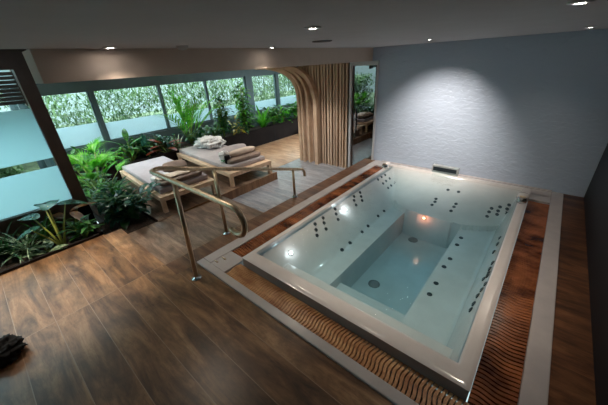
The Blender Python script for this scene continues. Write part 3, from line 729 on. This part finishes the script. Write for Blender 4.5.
bush('dark low shrub under the tall airy shrub', (XP+.08, 5.65, ZP), .4, .28, 90, .2, .08, 'leaf_dark', stems=8)
strap('bright broad strap leaf plant before the thick window post', (XP+.05, 6.30, ZP), 26, .72, .10, 'leaf_bright', 'birds_nest_fern', .8, 1.4, .9)
bush('dark green bush right of the thick window post', (XP, 6.85, ZP), .55, .30, 120, .22, .09, 'leaf_mid', stems=10, m2='leaf_dark')
bush('broad leaved bush below the fifth window pane', (XP, 7.35, ZP), .46, .32, 110, .24, .10, 'leaf_bright', stems=10, m2='leaf_dark')
bush('glossy dark bush below the sixth window pane', (XP, 7.95, ZP), .50, .32, 110, .26, .11, 'leaf_mid', stems=10)
bush('tall broad leaved plant nearest the curved oak ribs', (XP+.1, 8.35, ZP), .95, .22, 46, .30, .12, 'leaf_bright', stems=6, m2='leaf_mid')
bush('leafy plant at the hidden end of the long planter', (XP, 9.1, ZP), .4, .34, 60, .26, .1, 'leaf_mid', stems=8)

for o in list(D.objects):
    if o.parent is None and o.get('category') in ('plant', 'palm') and abs(o.location.z-ZP) < .001 and abs(o.location.x-XP) < .25 and o.location.y > 1.3:
        q = 1.28 if o.location.y < 5 else 1.1
        o.scale = (q, q, q)

# leaves press against the glass instead of passing through it
for o in D.objects:
    if o.type == 'MESH' and o.parent and o.parent.get('category') in ('plant', 'palm'):
        p_ = o.parent; q = p_.scale[0]; lx, ly, lz = p_.location
        for v in o.data.vertices:
            x, y, z = lx+v.co.x*q, ly+v.co.y*q, lz+v.co.z*q
            if lx < -6.9: x = max(x, -7.66+.04*(x+7.66)) if x < -7.66 else x; z = max(z, .105) if x > -7.7 and x < -7.0 else z
            elif ly < .7: x = max(x, -5.08+.04*(x+5.08)) if x < -5.08 else x
            else:
                if y < .80: y = .80+.04*(y-.80)
                if x < -6.93: x = -6.93+.04*(x+6.93)
            v.co = ((x-lx)/q, (y-ly)/q, (z-lz)/q)

# ------------------------------------------------------------------ ceiling fittings and light
def downlight(x, y, label, watts, size, blend, aim=None, m='lamp', z=2.18, r=.045, color=(1, .86, .70), group='recessed ceiling spotlights'):
    t = thing('recessed_spotlight', label, 'spotlight', (x, y, z), 0, group)
    MB().lathe([(r+.018, 0), (r+.018, -.006), (r, -.010), (r-.006, -.004)], n=24).build('trim_ring', M['white_paint'], t)
    MB().lathe([(r-.006, -.003), (r-.012, -.009), (.001, -.009)], n=20).build('lens', M[m], t)
    if watts:
        l = D.lights.new('spot', 'SPOT'); l.energy = watts; l.color = color; l.spot_size = math.radians(size); l.spot_blend = blend; l.shadow_soft_size = .03
        o = D.objects.new('bulb', l); col.objects.link(o); o.parent = t; o.location = (0, 0, -.02)
        if aim: d = (Vector(aim)-Vector((x, y, z))).normalized(); o.rotation_euler = d.to_track_quat('-Z', 'Y').to_euler()
    return t
W = 1.0
downlight(-1.42, 4.15, 'spotlight throwing the bright scallop on the relief wall', 125, 78, 1.0, (-1.55, 5.48, .50), r=.028, color=(1, .90, .80))
downlight(-2.72, .92, 'round spotlight nearest the beige soffit, left of three', 12, 120, .9, (-2.4, 1.2, 0), r=.034)
downlight(-2.70, 2.62, 'round spotlight beside the beige soffit above the steps', 16, 120, .9, (-2.4, 2.7, 0), r=.03)
downlight(-1.19, 1.50, 'tilted bright spotlight above the front of the tub', 48, 84, .8, (-1.1, 3.0, 0), r=.03)
downlight(.08, 4.60, 'spotlight near the far right corner of ceiling', 8, 120, .8, (-.3, 4.4, 0), r=.03)
downlight(-.03, 1.96, 'spotlight at the top right edge of the picture', 22, 100, .8, (-.7, 2.6, 0), r=.03)
downlight(-4.1, -.2, 'spotlight high above the low bed by the tall window', 160, 56, .8, (-3.75, .05, 0), z=2.62)
downlight(-2.2, -1.6, 'ceiling spotlight behind the viewer on the left', 2.5, 140, .9, None)  # unseen lamp added to lift the ambient light of the room
# motion sensor, vent plate
s_ = thing('motion_sensor', 'small white dome sensor on the ceiling near the soffit', 'sensor', (-2.6, 1.45, 2.181)); MB().lathe([(.05, 0), (.05, -.012), (.034, -.03), (.001, -.036)], n=20).build('dome', M['white_paint'], s_)
v_ = thing('vent_plate', 'flat round grey vent plate in the ceiling above the tub', 'vent', (-1.94, 2.59, 2.18)); MB().lathe([(.10, 0), (.10, -.006), (.085, -.01), (.001, -.01)], n=28).build('plate', M['wall_grey'], v_)
# unseen soffit lamps; those at partition, planter and sunken bed are added fill
def soffit(x, y, label, w):
    downlight(x, y, label, w, 110, .8, None, z=1.955, group='soffit spotlights', color=(1, .93, .85))
soffit(-4.0, 4.5, 'soffit spotlight in front of the slatted partition', 62)  # added lamp, lifts the slats out of the dark
soffit(-5.6, 2.6, 'soffit spotlight above the two loungers', 30)
soffit(-5.7, 4.3, 'soffit spotlight above the walkway by the long planter', 24)
for y in (1.3, 2.9, 4.3, 5.9): soffit(-7.05, y, 'soffit spotlight above the long planter, facing its plants', 12)  # added lamps that brighten the plants
soffit(-5.9, 1.35, 'soffit spotlight over the sunken bed and fan palm', 30)  # added lamp for the bed that the planter lamps miss
soffit(-6.0, 8.2, 'soffit spotlight at the far end of the walkway', 24)

# ------------------------------------------------------------------ world
wd = D.worlds.new('sky'); C.world = wd; wd.use_nodes = True; nt = wd.node_tree; nt.nodes.clear()
o_ = N(nt, 'ShaderNodeOutputWorld'); b_ = N(nt, 'ShaderNodeBackground', Strength=1.0)
tc = N(nt, 'ShaderNodeTexCoord'); sx = N(nt, 'ShaderNodeSeparateXYZ'); L(nt, tc.outputs['Generated'], sx.inputs[0])
r_ = ramp(nt, [(.0, (.20, .28, .28, 1)), (.5, (.36, .46, .48, 1)), (.62, (.62, .82, .90, 1)), (.85, (.92, .97, 1.0, 1))])
mr = N(nt, 'ShaderNodeMapRange'); mr.inputs[1].default_value = -1; mr.inputs[2].default_value = 1; L(nt, sx.outputs[2], mr.inputs[0]); L(nt, mr.outputs[0], r_.inputs[0])
L(nt, r_.outputs[0], b_.inputs[0])
m2_ = N(nt, 'ShaderNodeMapRange'); m2_.inputs[1].default_value = .02; m2_.inputs[2].default_value = .7; m2_.inputs[3].default_value = 1.3; m2_.inputs[4].default_value = 5.5
L(nt, sx.outputs[2], m2_.inputs[0]); L(nt, m2_.outputs[0], b_.inputs['Strength']); L(nt, b_.outputs[0], o_.inputs[0])

# ------------------------------------------------------------------ camera
cd = D.cameras.new('camera'); co = D.objects.new('camera', cd); col.objects.link(co)
cd.sensor_width = 36; cd.lens = FPX/608*36; cd.clip_start = .05
r0, u0, f0 = RM[0], RM[1], RM[2]
co.matrix_world = Matrix(((r0[0], u0[0], -f0[0], CAM.x), (r0[1], u0[1], -f0[1], CAM.y), (r0[2], u0[2], -f0[2], CAM.z), (0, 0, 0, 1)))
C.camera = co
C.view_settings.view_transform = 'Standard'; C.view_settings.look = 'None'; C.view_settings.exposure = 1.12; C.view_settings.gamma = 1
C.view_settings.use_curve_mapping = False
C.cycles.use_denoising = True
C.cycles.max_bounces = 10; C.cycles.transparent_max_bounces = 24; C.cycles.diffuse_bounces = 5
C.cycles.sample_clamp_indirect = 6
